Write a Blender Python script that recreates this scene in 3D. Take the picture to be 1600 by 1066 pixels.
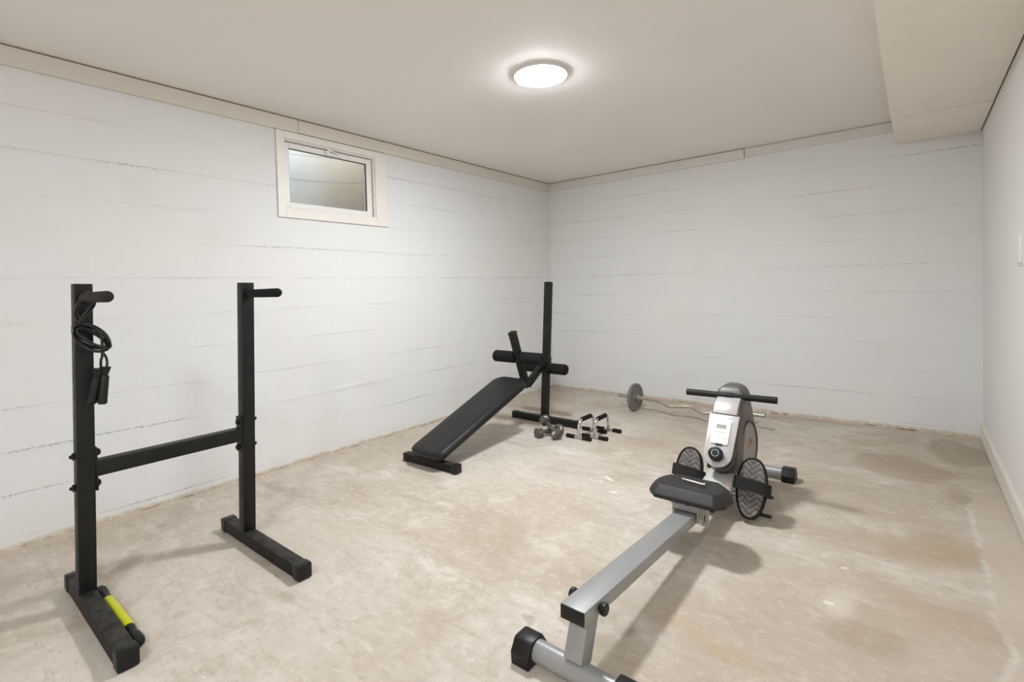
import bpy, bmesh, math, random
from mathutils import Vector, Matrix

# ------------------------------------------------------------------ clear
for o in list(bpy.data.objects):
    bpy.data.objects.remove(o, do_unlink=True)
random.seed(4)
S = bpy.context.scene
COL = S.collection

# ------------------------------------------------------------------ camera
YAW, PITCH, ROLL = -0.6773, -0.0227, -0.0264
CAM = Vector((3.1450, -4.6152, 1.1097))
f_ = Vector((math.sin(YAW)*math.cos(PITCH), math.cos(YAW)*math.cos(PITCH), math.sin(PITCH)))
r_ = Vector((math.cos(YAW), -math.sin(YAW), 0))
u_ = r_.cross(f_)
c_, s_ = math.cos(ROLL), math.sin(ROLL)
right, up = c_*r_ + s_*u_, -s_*r_ + c_*u_
cam = bpy.data.cameras.new('camera')
cam.sensor_width = 36
cam.lens = 36*781.86/1600
cam.shift_y = -64.7/1600
cam.clip_start = 0.02
co = bpy.data.objects.new('camera', cam)
co.matrix_world = Matrix(((right.x, up.x, -f_.x, CAM.x), (right.y, up.y, -f_.y, CAM.y),
                          (right.z, up.z, -f_.z, CAM.z), (0, 0, 0, 1)))
COL.objects.link(co)
S.camera = co

# ------------------------------------------------------------------ world (daylight into the window well), exposure
w = bpy.data.worlds.new('sky')
S.world = w
w.use_nodes = True
bg = w.node_tree.nodes['Background']
bg.inputs[0].default_value = (0.82, 0.91, 1.0, 1)
bg.inputs[1].default_value = 5.0
S.view_settings.view_transform = 'Standard'
S.view_settings.look = 'None'
S.view_settings.gamma = 1.0
S.view_settings.use_curve_mapping = False
S.view_settings.exposure = 0.0
LAMP, LAMP_FILL = 250.0, 222.0          # emission of the round ceiling lamp and of the added fill lamp
LAMP_COL = (0.93, 0.965, 1.0, 1)

# ------------------------------------------------------------------ node helpers
class Mat:
    def __init__(s, name):
        s.m = bpy.data.materials.new(name)
        s.m.use_nodes = True
        s.t = s.m.node_tree
        s.b = s.t.nodes['Principled BSDF']
        s.coord = None
    def n(s, kind, **kw):
        nd = s.t.nodes.new(kind)
        for k, v in kw.items():
            setattr(nd, k, v)
        return nd
    def put(s, sock, v):
        if v is None: return
        if isinstance(v, bpy.types.NodeSocket): s.t.links.new(v, sock)
        elif isinstance(v, (tuple, list)) and sock.type == 'RGBA' and len(v) == 3: sock.default_value = (*v, 1)
        else: sock.default_value = v
    def pos(s):
        if s.coord is None:
            s.coord = s.n('ShaderNodeNewGeometry').outputs['Position']
        return s.coord
    def xyz(s, v):
        nd = s.n('ShaderNodeSeparateXYZ'); s.put(nd.inputs[0], v)
        return nd.outputs
    def vec(s, x, y, z):
        nd = s.n('ShaderNodeCombineXYZ')
        for i, v in enumerate((x, y, z)): s.put(nd.inputs[i], v)
        return nd.outputs[0]
    def scale(s, v, sc):
        nd = s.n('ShaderNodeVectorMath', operation='MULTIPLY'); s.put(nd.inputs[0], v); nd.inputs[1].default_value = sc
        return nd.outputs[0]
    def m2(s, op, a, b=None, c=None, clamp=False):
        nd = s.n('ShaderNodeMath', operation=op); nd.use_clamp = clamp
        s.put(nd.inputs[0], a)
        if b is not None: s.put(nd.inputs[1], b)
        if c is not None: s.put(nd.inputs[2], c)
        return nd.outputs[0]
    def noise(s, scale, detail=4, rough=.55, vec=None, dist=0):
        nd = s.n('ShaderNodeTexNoise'); s.put(nd.inputs['Vector'], vec if vec is not None else s.pos())
        nd.inputs['Scale'].default_value = scale; nd.inputs['Detail'].default_value = detail
        nd.inputs['Roughness'].default_value = rough; nd.inputs['Distortion'].default_value = dist
        return nd.outputs['Fac']
    def voro(s, scale, vec=None, feature='F1'):
        nd = s.n('ShaderNodeTexVoronoi', feature=feature); s.put(nd.inputs['Vector'], vec if vec is not None else s.pos())
        nd.inputs['Scale'].default_value = scale
        return nd.outputs['Distance']
    def ramp(s, v, a, b, lo=0., hi=1.):
        nd = s.n('ShaderNodeMapRange', interpolation_type='SMOOTHSTEP'); s.put(nd.inputs[0], v)
        nd.inputs[1].default_value = a; nd.inputs[2].default_value = b
        nd.inputs[3].default_value = lo; nd.inputs[4].default_value = hi
        return nd.outputs[0]
    def mix(s, f, a, b):
        nd = s.n('ShaderNodeMix', data_type='RGBA'); s.put(nd.inputs[0], f)
        s.put(nd.inputs[6], a); s.put(nd.inputs[7], b)
        return nd.outputs[2]
    def bump(s, h, strength=.5, dist=.01, prev=None):
        nd = s.n('ShaderNodeBump'); nd.inputs['Strength'].default_value = strength
        nd.inputs['Distance'].default_value = dist; s.put(nd.inputs['Height'], h)
        if prev is not None: s.put(nd.inputs['Normal'], prev)
        return nd.outputs[0]
    def fin(s, col=None, rough=None, metal=None, nrm=None, spec=None):
        s.put(s.b.inputs['Base Color'], col); s.put(s.b.inputs['Roughness'], rough)
        s.put(s.b.inputs['Metallic'], metal); s.put(s.b.inputs['Normal'], nrm)
        s.put(s.b.inputs['Specular IOR Level'], spec)
        return s.m

def srgb(r, g, b):
    f = lambda c: ((c/255+.055)/1.055)**2.4 if c > 10 else c/255/12.92
    return (f(r), f(g), f(b))

def simple(name, col, rough=.5, metal=0., var=.12, scale=30., bump=.0, bscale=300., spec=.5):
    k = Mat(name)
    n = k.noise(scale, 4)
    dark = tuple(c*(1-var) for c in col); light = tuple(min(1, c*(1+var)) for c in col)
    c = k.mix(k.ramp(n, .3, .7), dark, light)
    nr = k.bump(k.noise(bscale, 3), bump, .002) if bump else None
    return k.fin(c, rough, metal, nr, spec)

# ------------------------------------------------------------------ materials
def wall_board_mat(name):
    k = Mat(name)
    p = k.pos(); X = k.xyz(p)
    wob = k.m2('MULTIPLY', k.m2('SUBTRACT', k.noise(2.2, 3), .5), .016)
    wob2 = k.m2('MULTIPLY', k.m2('SUBTRACT', k.noise(38, 4, .7), .5), .010)
    h = k.m2('ADD', k.m2('ADD', X[2], wob), wob2)
    q = k.m2('DIVIDE', k.m2('SUBTRACT', h, .0480), .1942)
    fr = k.m2('FRACT', q); idx = k.m2('FLOOR', q)
    d = k.m2('MULTIPLY', k.m2('MINIMUM', fr, k.m2('SUBTRACT', 1., fr)), .1942)     # metres to the nearest board joint
    # the joints come and go along the wall, differently on each joint
    jid = k.m2('ROUND', q)
    along = k.vec(k.m2('MULTIPLY', X[0], 1.), k.m2('MULTIPLY', X[1], 1.), k.m2('MULTIPLY', jid, 7.3))
    pres = k.noise(.9, 3, .6, along)
    pres2 = k.noise(30., 3, .7, along)
    vis = k.m2('MULTIPLY', k.ramp(pres, .44, .66), k.ramp(pres2, .40, .60))
    thin = k.m2('MULTIPLY', k.ramp(pres, .36, .56), k.ramp(X[0], .02, .3, 1., .7))
    groove = k.m2('MULTIPLY', k.ramp(d, 0., .0045, 1., 0.), vis, clamp=True)
    fine = k.m2('MULTIPLY', k.ramp(d, 0., .0022, 1., 0.), thin)
    groove = k.m2('MAXIMUM', groove, k.m2('MULTIPLY', fine, .30))
    # each board sits a hair forward or back
    wn = k.n('ShaderNodeTexWhiteNoise', noise_dimensions='1D'); k.put(wn.inputs['W'], idx)
    step = wn.outputs['Value']
    # crumbly patches by the joints and near the floor
    crum = k.m2('MULTIPLY', k.ramp(d, 0., .022, 1., 0.), k.ramp(k.noise(1.6, 2, .5, along), .52, .68))
    low = k.m2('MULTIPLY', k.ramp(X[2], .03, .45, 1., 0.), k.ramp(k.noise(2.6, 3), .38, .62))
    rough_zone = k.m2('MAXIMUM', crum, k.m2('MULTIPLY', low, .8))
    pit = k.ramp(k.voro(34., k.scale(p, (1, 1, 1))), .05, .10, 1., 0.)
    pitsel = k.ramp(k.noise(9., 2), .62, .70)
    pit = k.m2('MULTIPLY', pit, pitsel)
    pl_ = k.m2('MULTIPLY', k.ramp(k.voro(70.), .16, .26, 1., 0.), k.m2('MULTIPLY', k.ramp(d, .002, .014, 1., 0.), k.ramp(pres, .42, .60)))
    pit = k.m2('MAXIMUM', pit, k.m2('MULTIPLY', pl_, .8))
    fine_n = k.noise(85., 5, .7)
    coarse = k.noise(17., 5, .65)
    hgt = k.m2('MULTIPLY', groove, -1.)
    b = k.bump(fine_n, .10, .004)
    b = k.bump(coarse, .13, .010, b)
    b = k.bump(k.m2('MULTIPLY', k.noise(55., 5, .75), rough_zone), .55, .011, b)
    b = k.bump(step, .22, .004, b)
    b = k.bump(hgt, .60, .007, b)
    b = k.bump(k.m2('MULTIPLY', pit, -1.), .55, .006, b)
    base = k.mix(k.ramp(k.noise(.9, 3), .35, .65), srgb(235, 234, 231), srgb(233, 234, 234))
    base = k.mix(k.ramp(k.noise(2.2, 4), .5, .85), base, srgb(229, 229, 226))
    c = k.mix(k.m2('MULTIPLY', groove, .55), base, srgb(140, 138, 132))
    c = k.mix(k.m2('MULTIPLY', pit, .45), c, srgb(110, 108, 104))
    # bare tan concrete and a dark crack where the wall meets the slab
    edge = k.m2('ADD', X[2], k.m2('MULTIPLY', k.m2('SUBTRACT', k.noise(5., 6, .72), .5), .055))
    tan = k.ramp(edge, .012, .036, .85, 0.)
    c = k.mix(tan, c, k.mix(k.ramp(k.noise(25., 4), .4, .6), srgb(216, 205, 188), srgb(196, 182, 162)))
    crack = k.m2('MULTIPLY', k.ramp(X[2], .003, .012, 1., 0.), k.m2('MULTIPLY', k.ramp(k.noise(6., 4, .7), .48, .60), k.ramp(X[0], .0, 2.6, .55, 1.)))
    c = k.mix(crack, c, srgb(96, 80, 62))
    return k.fin(c, .62, 0., b, .35)

def floor_mat():
    k = Mat('bare_concrete')
    p = k.pos()
    X = k.xyz(p)
    wn = k.n('ShaderNodeTexNoise'); k.put(wn.inputs['Vector'], p); wn.inputs['Scale'].default_value = 3.2; wn.inputs['Detail'].default_value = 5
    sub = k.n('ShaderNodeVectorMath', operation='SUBTRACT'); k.put(sub.inputs[0], wn.outputs['Color']); sub.inputs[1].default_value = (.5, .5, .5)
    sc = k.n('ShaderNodeVectorMath', operation='SCALE'); k.put(sc.inputs[0], sub.outputs[0]); sc.inputs['Scale'].default_value = .34
    ad = k.n('ShaderNodeVectorMath', operation='ADD'); k.put(ad.inputs[0], p); k.put(ad.inputs[1], sc.outputs[0])
    W = k.xyz(ad.outputs[0])
    def ell(cx, cy, rx, ry, rot=0, soft=.35, src=W):
        dx = k.m2('SUBTRACT', src[0], cx); dy = k.m2('SUBTRACT', src[1], cy)
        ca, sa = math.cos(rot), math.sin(rot)
        a = k.m2('DIVIDE', k.m2('ADD', k.m2('MULTIPLY', dx, ca), k.m2('MULTIPLY', dy, sa)), rx)
        b = k.m2('DIVIDE', k.m2('SUBTRACT', k.m2('MULTIPLY', dy, ca), k.m2('MULTIPLY', dx, sa)), ry)
        r = k.m2('SQRT', k.m2('ADD', k.m2('MULTIPLY', a, a), k.m2('MULTIPLY', b, b)))
        return k.ramp(r, 1-soft, 1+soft*.3, 1., 0.)
    # trowel streaks run roughly along x
    streak = k.noise(1.0, 6, .62, k.scale(p, (1.2, 4.2, 1.)), 0.4)
    big = k.noise(.85, 5, .55, None, .5)
    mid = k.noise(3.8, 6, .65, None, .8)
    fine = k.noise(26., 6, .7)
    grain = k.noise(150., 3, .6)
    A = srgb(205, 196, 185); B = srgb(188, 175, 159); C = srgb(217, 209, 199); D = srgb(164, 149, 131)
    c = k.mix(k.ramp(big, .36, .64), A, B)
    c = k.mix(k.m2('MULTIPLY', k.ramp(mid, .50, .70), .70), c, C)
    c = k.mix(k.m2('MULTIPLY', k.ramp(streak, .50, .72), .55), c, D)
    c = k.mix(k.m2('MULTIPLY', k.ramp(streak, .30, .44, 1., 0.), .5), c, C)
    c = k.mix(k.m2('MULTIPLY', k.ramp(fine, .52, .66), .34), c, D)
    c = k.mix(k.m2('MULTIPLY', k.ramp(fine, .34, .46, 1., 0.), .36), c, srgb(230, 222, 211))
    scr = k.noise(7., 6, .72, k.scale(p, (1., 4.5, 1.)), .6)
    c = k.mix(k.m2('MULTIPLY', k.ramp(scr, .54, .66), .40), c, srgb(170, 154, 136))
    c = k.mix(k.m2('MULTIPLY', k.ramp(scr, .34, .44, 1., 0.), .35), c, srgb(222, 214, 204))
    blot = k.noise(2.1, 7, .68, None, 1.2)
    c = k.mix(k.m2('MULTIPLY', k.ramp(blot, .55, .66), .38), c, srgb(168, 152, 133))
    # browner towards the right side of the slab, where damp has come through
    damp = k.m2('MULTIPLY', k.ramp(k.m2('ADD', X[0], k.m2('MULTIPLY', k.m2('SUBTRACT', big, .5), 1.6)), 2.15, 3.3), .22)
    c = k.mix(damp, c, srgb(194, 179, 161))
    for (cx, cy, rx, ry, rot, soft, f, colr) in (
            (3.06, -.92, .22, .26, .3, .25, .55, (160, 142, 121)),
            (3.36, -.45, .14, .34, .1, .25, .55, (152, 136, 117)),
            (3.26, -1.90, .13, .17, .3, .6, .50, (170, 150, 118)),
            (3.08, -2.05, .22, .16, .2, .7, .45, (174, 153, 122)),
            (3.31, -1.28, .10, .16, .2, .6, .50, (158, 142, 122)),
            (3.02, -2.72, .13, .08, .2, .5, .45, (160, 142, 120)),
            (3.20, -2.5, .25, .20, .0, .8, .35, (176, 154, 128)),
            (2.62, -3.05, .22, .07, -.2, .7, .35, (186, 160, 122)),
            (1.62, -1.30, .35, .16, .1, .7, .38, (176, 158, 136)),
            (.95, -3.45, .40, .30, .5, .8, .22, (180, 160, 136)),
            (1.55, -3.05, .30, .10, .4, .8, .25, (182, 166, 145)),
            (2.28, -3.24, .035, .03, .0, .5, .45, (150, 132, 110)),
            (2.13, -3.32, .03, .035, .0, .5, .50, (158, 140, 118)),
            (1.32, -3.75, .06, .02, .6, .6, .35, (150, 132, 110)),
            (1.05, -2.75, .10, .05, .3, .8, .30, (170, 152, 132)),
            (1.30, -1.78, .20, .08, .1, .7, .45, (232, 226, 217)),
            (2.87, -.42, .05, .05, .0, .6, .6, (214, 200, 172)),
            (2.92, -2.60, .06, .10, .4, .7, .45, (226, 216, 200))):
        c = k.mix(k.m2('MULTIPLY', ell(cx, cy, rx, ry, rot, soft), f), c, srgb(*colr))
    # lighter patched strip by the right wall with a whitish ragged edge
    bx = k.m2('ADD', 3.345, k.m2('MULTIPLY', k.m2('SUBTRACT', k.noise(2.6, 5, .6, k.vec(0., X[1], 0.)), .5), .22))
    dxl = k.m2('SUBTRACT', X[0], bx)
    yband = k.m2('MULTIPLY', k.ramp(X[1], -1.35, -1.1, 1., 0.), k.ramp(X[1], -3.4, -2.9))
    patch = k.m2('MULTIPLY', k.ramp(dxl, -.004, .008), yband)
    c = k.mix(k.m2('MULTIPLY', patch, .55), c, srgb(205, 192, 176))
    rim = k.m2('MULTIPLY', k.ramp(k.m2('ABSOLUTE', dxl), .0, .020, 1., 0.), k.m2('MULTIPLY', yband, k.ramp(k.noise(5., 4, .7), .38, .55)))
    c = k.mix(k.m2('MULTIPLY', rim, .55), c, srgb(220, 216, 208))
    # paint flecks and chips
    vz = k.voro(5.5, k.scale(p, (1, 1, 0)))
    fleck = k.ramp(vz, .018, .030, 1., 0.)
    c = k.mix(k.m2('MULTIPLY', fleck, k.m2('MULTIPLY', k.ramp(k.noise(1.3, 2), .46, .54), .8)), c, srgb(236, 230, 220))
    vz2 = k.voro(8.3, k.scale(p, (1, 1, 0)))
    c = k.mix(k.m2('MULTIPLY', k.ramp(vz2, .014, .03, 1., 0.), k.m2('MULTIPLY', k.ramp(k.noise(1.9, 2), .50, .56), .55)), c, srgb(120, 108, 94))
    for (cx, cy, rx, ry, rot) in ((1.765, -2.055, .05, .014, -.6), (1.88, -2.215, .022, .016, .5), (1.75, -2.12, .012, .008, 0), (2.93, -2.35, .016, .008, .5), (2.91, -2.63, .02, .012, .1)):
        c = k.mix(k.m2('MULTIPLY', ell(cx, cy, rx, ry, rot, .3, X), .85), c, srgb(232, 224, 210))
    # tan mortar line along the two concrete walls
    nz = k.m2('MULTIPLY', k.m2('SUBTRACT', k.noise(6., 4, .65), .5), .07)
    dw = k.m2('MINIMUM', X[0], k.m2('MULTIPLY', X[1], -1.))
    tan = k.ramp(k.m2('ADD', dw, nz), .025, .060, 1., 0.)
    c = k.mix(k.m2('MULTIPLY', tan, .7), c, srgb(205, 190, 168))
    crack = k.m2('MULTIPLY', k.ramp(k.m2('ABSOLUTE', k.m2('SUBTRACT', k.m2('ADD', dw, k.m2('MULTIPLY', nz, .5)), .042)), 0., .006, 1., 0.), k.ramp(k.noise(4., 4, .7), .45, .6))
    c = k.mix(k.m2('MULTIPLY', crack, .6), c, srgb(130, 110, 84))
    # a long hairline crack near the rowing machine
    hx = k.m2('ADD', 2.60, k.m2('MULTIPLY', k.m2('SUBTRACT', k.noise(3., 4, .6, k.vec(0., X[1], 3.)), .5), .25))
    hair = k.m2('MULTIPLY', k.ramp(k.m2('ABSOLUTE', k.m2('SUBTRACT', X[0], hx)), 0., .0022, 1., 0.), k.ramp(X[1], -2.9, -2.75, 1., 0.))
    c = k.mix(k.m2('MULTIPLY', hair, .16), c, srgb(130, 114, 96))
    b = k.bump(grain, .10, .002)
    b = k.bump(mid, .15, .006, b)
    rg = k.ramp(big, .3, .7, .50, .66)
    return k.fin(c, rg, 0., b, .35)

M = {}
M['board_wall'] = wall_board_mat('painted_board_formed_concrete')
M['floor'] = floor_mat()
M['drywall'] = simple('smooth_painted_drywall', srgb(233, 231, 228), .6, 0, .012, 1.3, .05, 120)
M['ceiling'] = simple('ceiling_paint', srgb(244, 239, 235), .75, 0, .02, .9, .04, 60)
M['soffit'] = simple('cream_soffit_paint', srgb(247, 238, 226), .6, 0, .03, 2.5, .06, 40)
M['trim'] = simple('cream_trim_paint', srgb(226, 220, 209), .5, 0, .02, 3, .04, 60)
M['trim_white'] = simple('white_trim_paint', srgb(226, 224, 218), .45, 0, .015, 3, .03, 60)
M['casing'] = simple('ivory_window_paint', srgb(240, 235, 228), .42, 0, .015, 8, .03, 60)
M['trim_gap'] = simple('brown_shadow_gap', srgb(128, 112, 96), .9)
M['dark_gap'] = simple('dark_gap', srgb(60, 54, 48), .9)
M['vinyl'] = simple('white_vinyl', srgb(240, 238, 234), .35, 0, .01)
M['plate'] = simple('white_plastic', srgb(238, 236, 232), .3, 0, .01)

def black_metal():
    k = Mat('black_powder_coated_steel')
    n = k.noise(14., 5, .65)
    c = k.mix(k.ramp(n, .35, .7), (.0050, .0047, .0043), (.0105, .0098, .0090))
    scuff = k.m2('MULTIPLY', k.ramp(k.noise(60., 5, .75), .70, .80), k.ramp(k.noise(6., 3), .5, .65))
    c = k.mix(k.m2('MULTIPLY', scuff, .35), c, (.07, .066, .06))
    return k.fin(c, k.ramp(n, .3, .7, .42, .58), 0., k.bump(k.noise(420., 2), .12, .001), .34)
M['black_metal'] = black_metal()
def dusty_metal():
    k = Mat('dusty_black_steel')
    nz = k.xyz(k.n('ShaderNodeNewGeometry').outputs['Normal'])[2]
    n = k.noise(18., 6, .75)
    c = k.mix(k.ramp(n, .35, .7), (.0055, .0050, .0046), (.011, .0105, .0095))
    dust = k.m2('MULTIPLY', k.ramp(nz, .6, .95), k.ramp(n, .32, .72, .05, .60))
    c = k.mix(dust, c, (.075, .068, .058))
    return k.fin(c, .6, 0., k.bump(k.noise(300., 3), .15, .001), .3)
M['dusty_metal'] = dusty_metal()
M['rubber'] = simple('black_rubber', (.007, .0068, .0065), .62, 0, .25, 40, .25, 500, .3)
M['foam'] = simple('black_foam', (.0072, .0068, .0063), .85, 0, .3, 60, .6, 420, .3)
M['worn_foam'] = simple('worn_brown_black_foam', (.026, .020, .015), .75, 0, .4, 30, .5, 350, .3)
M['vinyl_black'] = simple('black_vinyl_upholstery', (.0080, .0080, .0082), .44, 0, .15, 6, .12, 260, .40)
M['cap'] = simple('black_plastic_cap', (.0075, .0073, .007), .42, 0, .15, 30, .05, 300, .35)
M['zinc'] = simple('grey_zinc', (.45, .43, .40), .38, .9, .15, 60)
M['chrome'] = simple('chrome', (.72, .70, .67), .16, 1., .06, 30)
M['worn_chrome'] = simple('tarnished_chrome', (.48, .43, .36), .45, .7, .14, 14, .2, 400)
M['iron'] = simple('grey_hammertone_iron', (.20, .19, .175), .5, .25, .12, 60, .5, 260)
M['hex'] = simple('worn_grey_rubber_dumbbell', (.105, .090, .078), .55, .1, .28, 45, .3, 300)
M['knurl'] = simple('grey_steel_grip', (.13, .125, .12), .42, .7, .25, 200, .5, 800)
M['rope'] = simple('black_plastic_cord', (.006, .006, .0065), .28, 0, .1, 40)
M['lime'] = simple('lime_yellow_plastic', srgb(196, 200, 12), .42, 0, .05, 20, .05, 200)
M['bar_grip'] = simple('black_textured_grip', (.0085, .008, .0076), .5, 0, .3, 80, .8, 240, .35)
M['grey_rail'] = simple('silver_grey_powder_coat', (.330, .330, .333), .36, .25, .03, 8, .03, 500)
M['rower_shell'] = simple('warm_grey_plastic', (.135, .122, .110), .38, .3, .08, 4)
M['rower_dark'] = simple('dark_grey_plastic', (.048, .043, .038), .40, .15, .08, 10, .1, 300)
M['rower_cover'] = simple('grey_cover_plastic', (.105, .100, .094), .40, .1, .08, 10)
M['rower_disc'] = simple('pale_grey_disc_plastic', (.33, .32, .295), .40, .15, .05, 8)
M['rower_silver'] = simple('satin_silver_plastic', (.52, .49, .48), .38, .2, .03, 8)
M['rower_light'] = simple('pale_silver_plastic', (.62, .61, .58), .42, .1, .03, 8)
M['console'] = simple('white_console_plastic', (.86, .86, .85), .30, 0, .01)
M['lcd'] = simple('grey_green_lcd', (.36, .37, .33), .25, 0, .05)
M['print_grey'] = simple('grey_print', (.42, .42, .42), .5)
M['print_pale'] = simple('pale_grey_print', (.70, .70, .70), .5)
M['red_print'] = simple('orange_red_print', (.50, .17, .11), .45)
M['green_print'] = simple('pale_green_print', (.33, .40, .33), .45)
M['seat'] = simple('charcoal_moulded_seat', (.0235, .0225, .0215), .50, 0, .10, 14, .3, 500, .35)
M['strap'] = simple('black_webbing', (.0055, .0053, .005), .8, 0, .2, 60, .6, 600)
M['steel_pin'] = simple('bright_steel_pin', (.75, .68, .58), .28, .9, .08, 60)
M['concrete_ext'] = simple('outside_ground', (.22, .20, .17), .9, 0, .2, 6, .3, 60)

def tread_mat():
    k = Mat('grey_chevron_tread')
    uv = k.n('ShaderNodeUVMap'); uv.uv_map = 'UVMap'
    U = k.xyz(uv.outputs[0])          # metres: x across the plate, y along it
    tri = k.m2('ABSOLUTE', k.m2('SUBTRACT', k.m2('FRACT', k.m2('ADD', k.m2('DIVIDE', U[0], .064), .5)), .5))   # zigzag 0..0.5
    ph = k.m2('SUBTRACT', U[1], k.m2('MULTIPLY', tri, .062))
    fr = k.m2('FRACT', k.m2('DIVIDE', ph, .0255))
    line = k.ramp(k.m2('ABSOLUTE', k.m2('SUBTRACT', fr, .5)), .0, .10, 1., 0.)
    c = k.mix(k.ramp(k.noise(60., 4), .35, .65), (.150, .132, .120), (.215, .190, .172))
    half = k.ramp(k.m2('ABSOLUTE', k.m2('SUBTRACT', k.m2('FRACT', k.m2('DIVIDE', U[0], .064)), .5)), .24, .26)
    c = k.mix(k.m2('MULTIPLY', half, .25), c, (.09, .085, .08))
    c = k.mix(line, c, (.016, .015, .015))
    return k.fin(c, .6, 0., k.bump(k.m2('MULTIPLY', line, -1.), .8, .004), .3)
M['tread'] = tread_mat()

def well_mat():
    k = Mat('window_well_concrete')
    X = k.xyz(k.pos())
    n = k.noise(4., 5, .6)
    c = k.mix(k.ramp(n, .3, .7), srgb(200, 201, 197), srgb(213, 213, 208))
    c = k.mix(k.m2('MULTIPLY', k.ramp(k.m2('ADD', X[1], k.m2('MULTIPLY', n, .5)), -2.45, -1.75), .85), c, srgb(182, 162, 132))
    for z in (2.02, 2.22):
        dz = k.m2('ABSOLUTE', k.m2('SUBTRACT', k.m2('ADD', X[2], k.m2('MULTIPLY', k.noise(3., 2), .006)), z+.003))
        c = k.mix(k.m2('MULTIPLY', k.ramp(dz, 0., .006, 1., 0.), .55), c, srgb(110, 112, 108))
    return k.fin(c, .8, 0., k.bump(k.noise(40., 4), .3, .005), .2)
M['well'] = well_mat()

def glass_mat():
    m = bpy.data.materials.new('window_glass'); m.use_nodes = True
    t = m.node_tree; t.nodes.clear()
    out = t.nodes.new('ShaderNodeOutputMaterial'); mx = t.nodes.new('ShaderNodeMixShader')
    tr = t.nodes.new('ShaderNodeBsdfTransparent'); gl = t.nodes.new('ShaderNodeBsdfGlossy')
    tr.inputs[0].default_value = (.95, .95, .955, 1); gl.inputs['Roughness'].default_value = .02
    fr = t.nodes.new('ShaderNodeFresnel'); fr.inputs[0].default_value = 1.45
    t.links.new(fr.outputs[0], mx.inputs[0]); t.links.new(tr.outputs[0], mx.inputs[1]); t.links.new(gl.outputs[0], mx.inputs[2])
    t.links.new(mx.outputs[0], out.inputs[0])
    return m
M['glass'] = glass_mat()

def lamp_mat(name, power):
    m = bpy.data.materials.new(name); m.use_nodes = True
    t = m.node_tree; t.nodes.clear()
    out = t.nodes.new('ShaderNodeOutputMaterial'); e = t.nodes.new('ShaderNodeEmission')
    e.inputs[0].default_value = LAMP_COL; e.inputs[1].default_value = power
    t.links.new(e.outputs[0], out.inputs[0])
    return m
M['lamp'] = lamp_mat('lit_diffuser', LAMP)
M['lamp_fill'] = lamp_mat('fill_lamp_diffuser', LAMP_FILL)

# ------------------------------------------------------------------ mesh helpers
V = Vector
def basis(z, xh=None):
    z = V(z).normalized()
    a = V(xh) if xh is not None else (V((0, 0, 1)) if abs(z.z) < .9 else V((1, 0, 0)))
    x = (a - z*a.dot(z)).normalized(); y = z.cross(x)
    return x, y, z
def add_box(bm, c, s, rot=None, bevel=0., seg=2):
    mt = Matrix.Translation(V(c)) @ (rot.to_4x4() if rot is not None else Matrix.Identity(4)) @ Matrix.Diagonal((s[0], s[1], s[2], 1))
    g = bmesh.ops.create_cube(bm, size=1, matrix=mt)
    if bevel:
        es = list({e for v in g['verts'] for e in v.link_edges})
        bmesh.ops.bevel(bm, geom=es, offset=bevel, segments=seg, affect='EDGES', profile=.6)
def box2(bm, a, b, bevel=0., seg=2):
    a, b = V(a), V(b)
    add_box(bm, (a+b)/2, [abs(q) for q in (b-a)], None, bevel, seg)
def add_beam(bm, a, b, w, h, bevel=.003, side=None):
    """rectangular tube from a to b; w across 'side', h perpendicular"""
    a, b = V(a), V(b); z = (b-a).normalized()
    sx = V(side) if side is not None else V((1, 0, 0))
    x = (sx - z*sx.dot(z)).normalized(); y = z.cross(x)
    rot = Matrix((x, y, z)).transposed()
    add_box(bm, (a+b)/2, (w, h, (b-a).length), rot, bevel)
def add_cyl(bm, a, b, r, r2=None, seg=24, bevel=0.):
    a, b = V(a), V(b); x, y, z = basis(b-a)
    rot = Matrix((x, y, z)).transposed().to_4x4()
    g = bmesh.ops.create_cone(bm, cap_ends=True, segments=seg, radius1=r, radius2=r if r2 is None else r2,
                              depth=(b-a).length, matrix=Matrix.Translation((a+b)/2) @ rot)
    if bevel:
        fs = {f for v in g['verts'] for f in v.link_faces if len(f.verts) == seg}
        es = [e for f in fs for e in f.edges]
        bmesh.ops.bevel(bm, geom=es, offset=bevel, segments=3, affect='EDGES', profile=.5)
def add_lathe(bm, a, d, prof, seg=28, xh=None):
    """prof: list of (distance along d, radius)"""
    x, y, z = basis(d, xh); a = V(a)
    rings = []
    for t, r in prof:
        if r < 1e-6: rings.append([bm.verts.new(a + z*t)])
        else: rings.append([bm.verts.new(a + z*t + x*math.cos(2*math.pi*i/seg)*r + y*math.sin(2*math.pi*i/seg)*r) for i in range(seg)])
    for A, B in zip(rings, rings[1:]):
        for i in range(seg):
            j = (i+1) % seg
            if len(A) == 1 and len(B) == 1: continue
            if len(A) == 1: bm.faces.new((A[0], B[j], B[i]))
            elif len(B) == 1: bm.faces.new((A[i], A[j], B[0]))
            else: bm.faces.new((A[i], A[j], B[j], B[i]))
    if len(rings[0]) > 1: bm.faces.new(rings[0][::-1])
    if len(rings[-1]) > 1: bm.faces.new(rings[-1])
def smooth_path(pts, n=6, closed=False):
    pts = [V(p) for p in pts]; out = []
    N = len(pts)
    rng = range(N) if closed else range(N-1)
    for i in rng:
        p0 = pts[(i-1) % N] if closed or i > 0 else pts[0]
        p1 = pts[i]; p2 = pts[(i+1) % N]
        p3 = pts[(i+2) % N] if closed or i+2 < N else pts[-1]
        for k in range(n):
            t = k/n
            out.append(.5*((2*p1) + (p2-p0)*t + (2*p0-5*p1+4*p2-p3)*t*t + (3*p1-p0-3*p2+p3)*t**3))
    if not closed: out.append(pts[-1])
    return out
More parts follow.
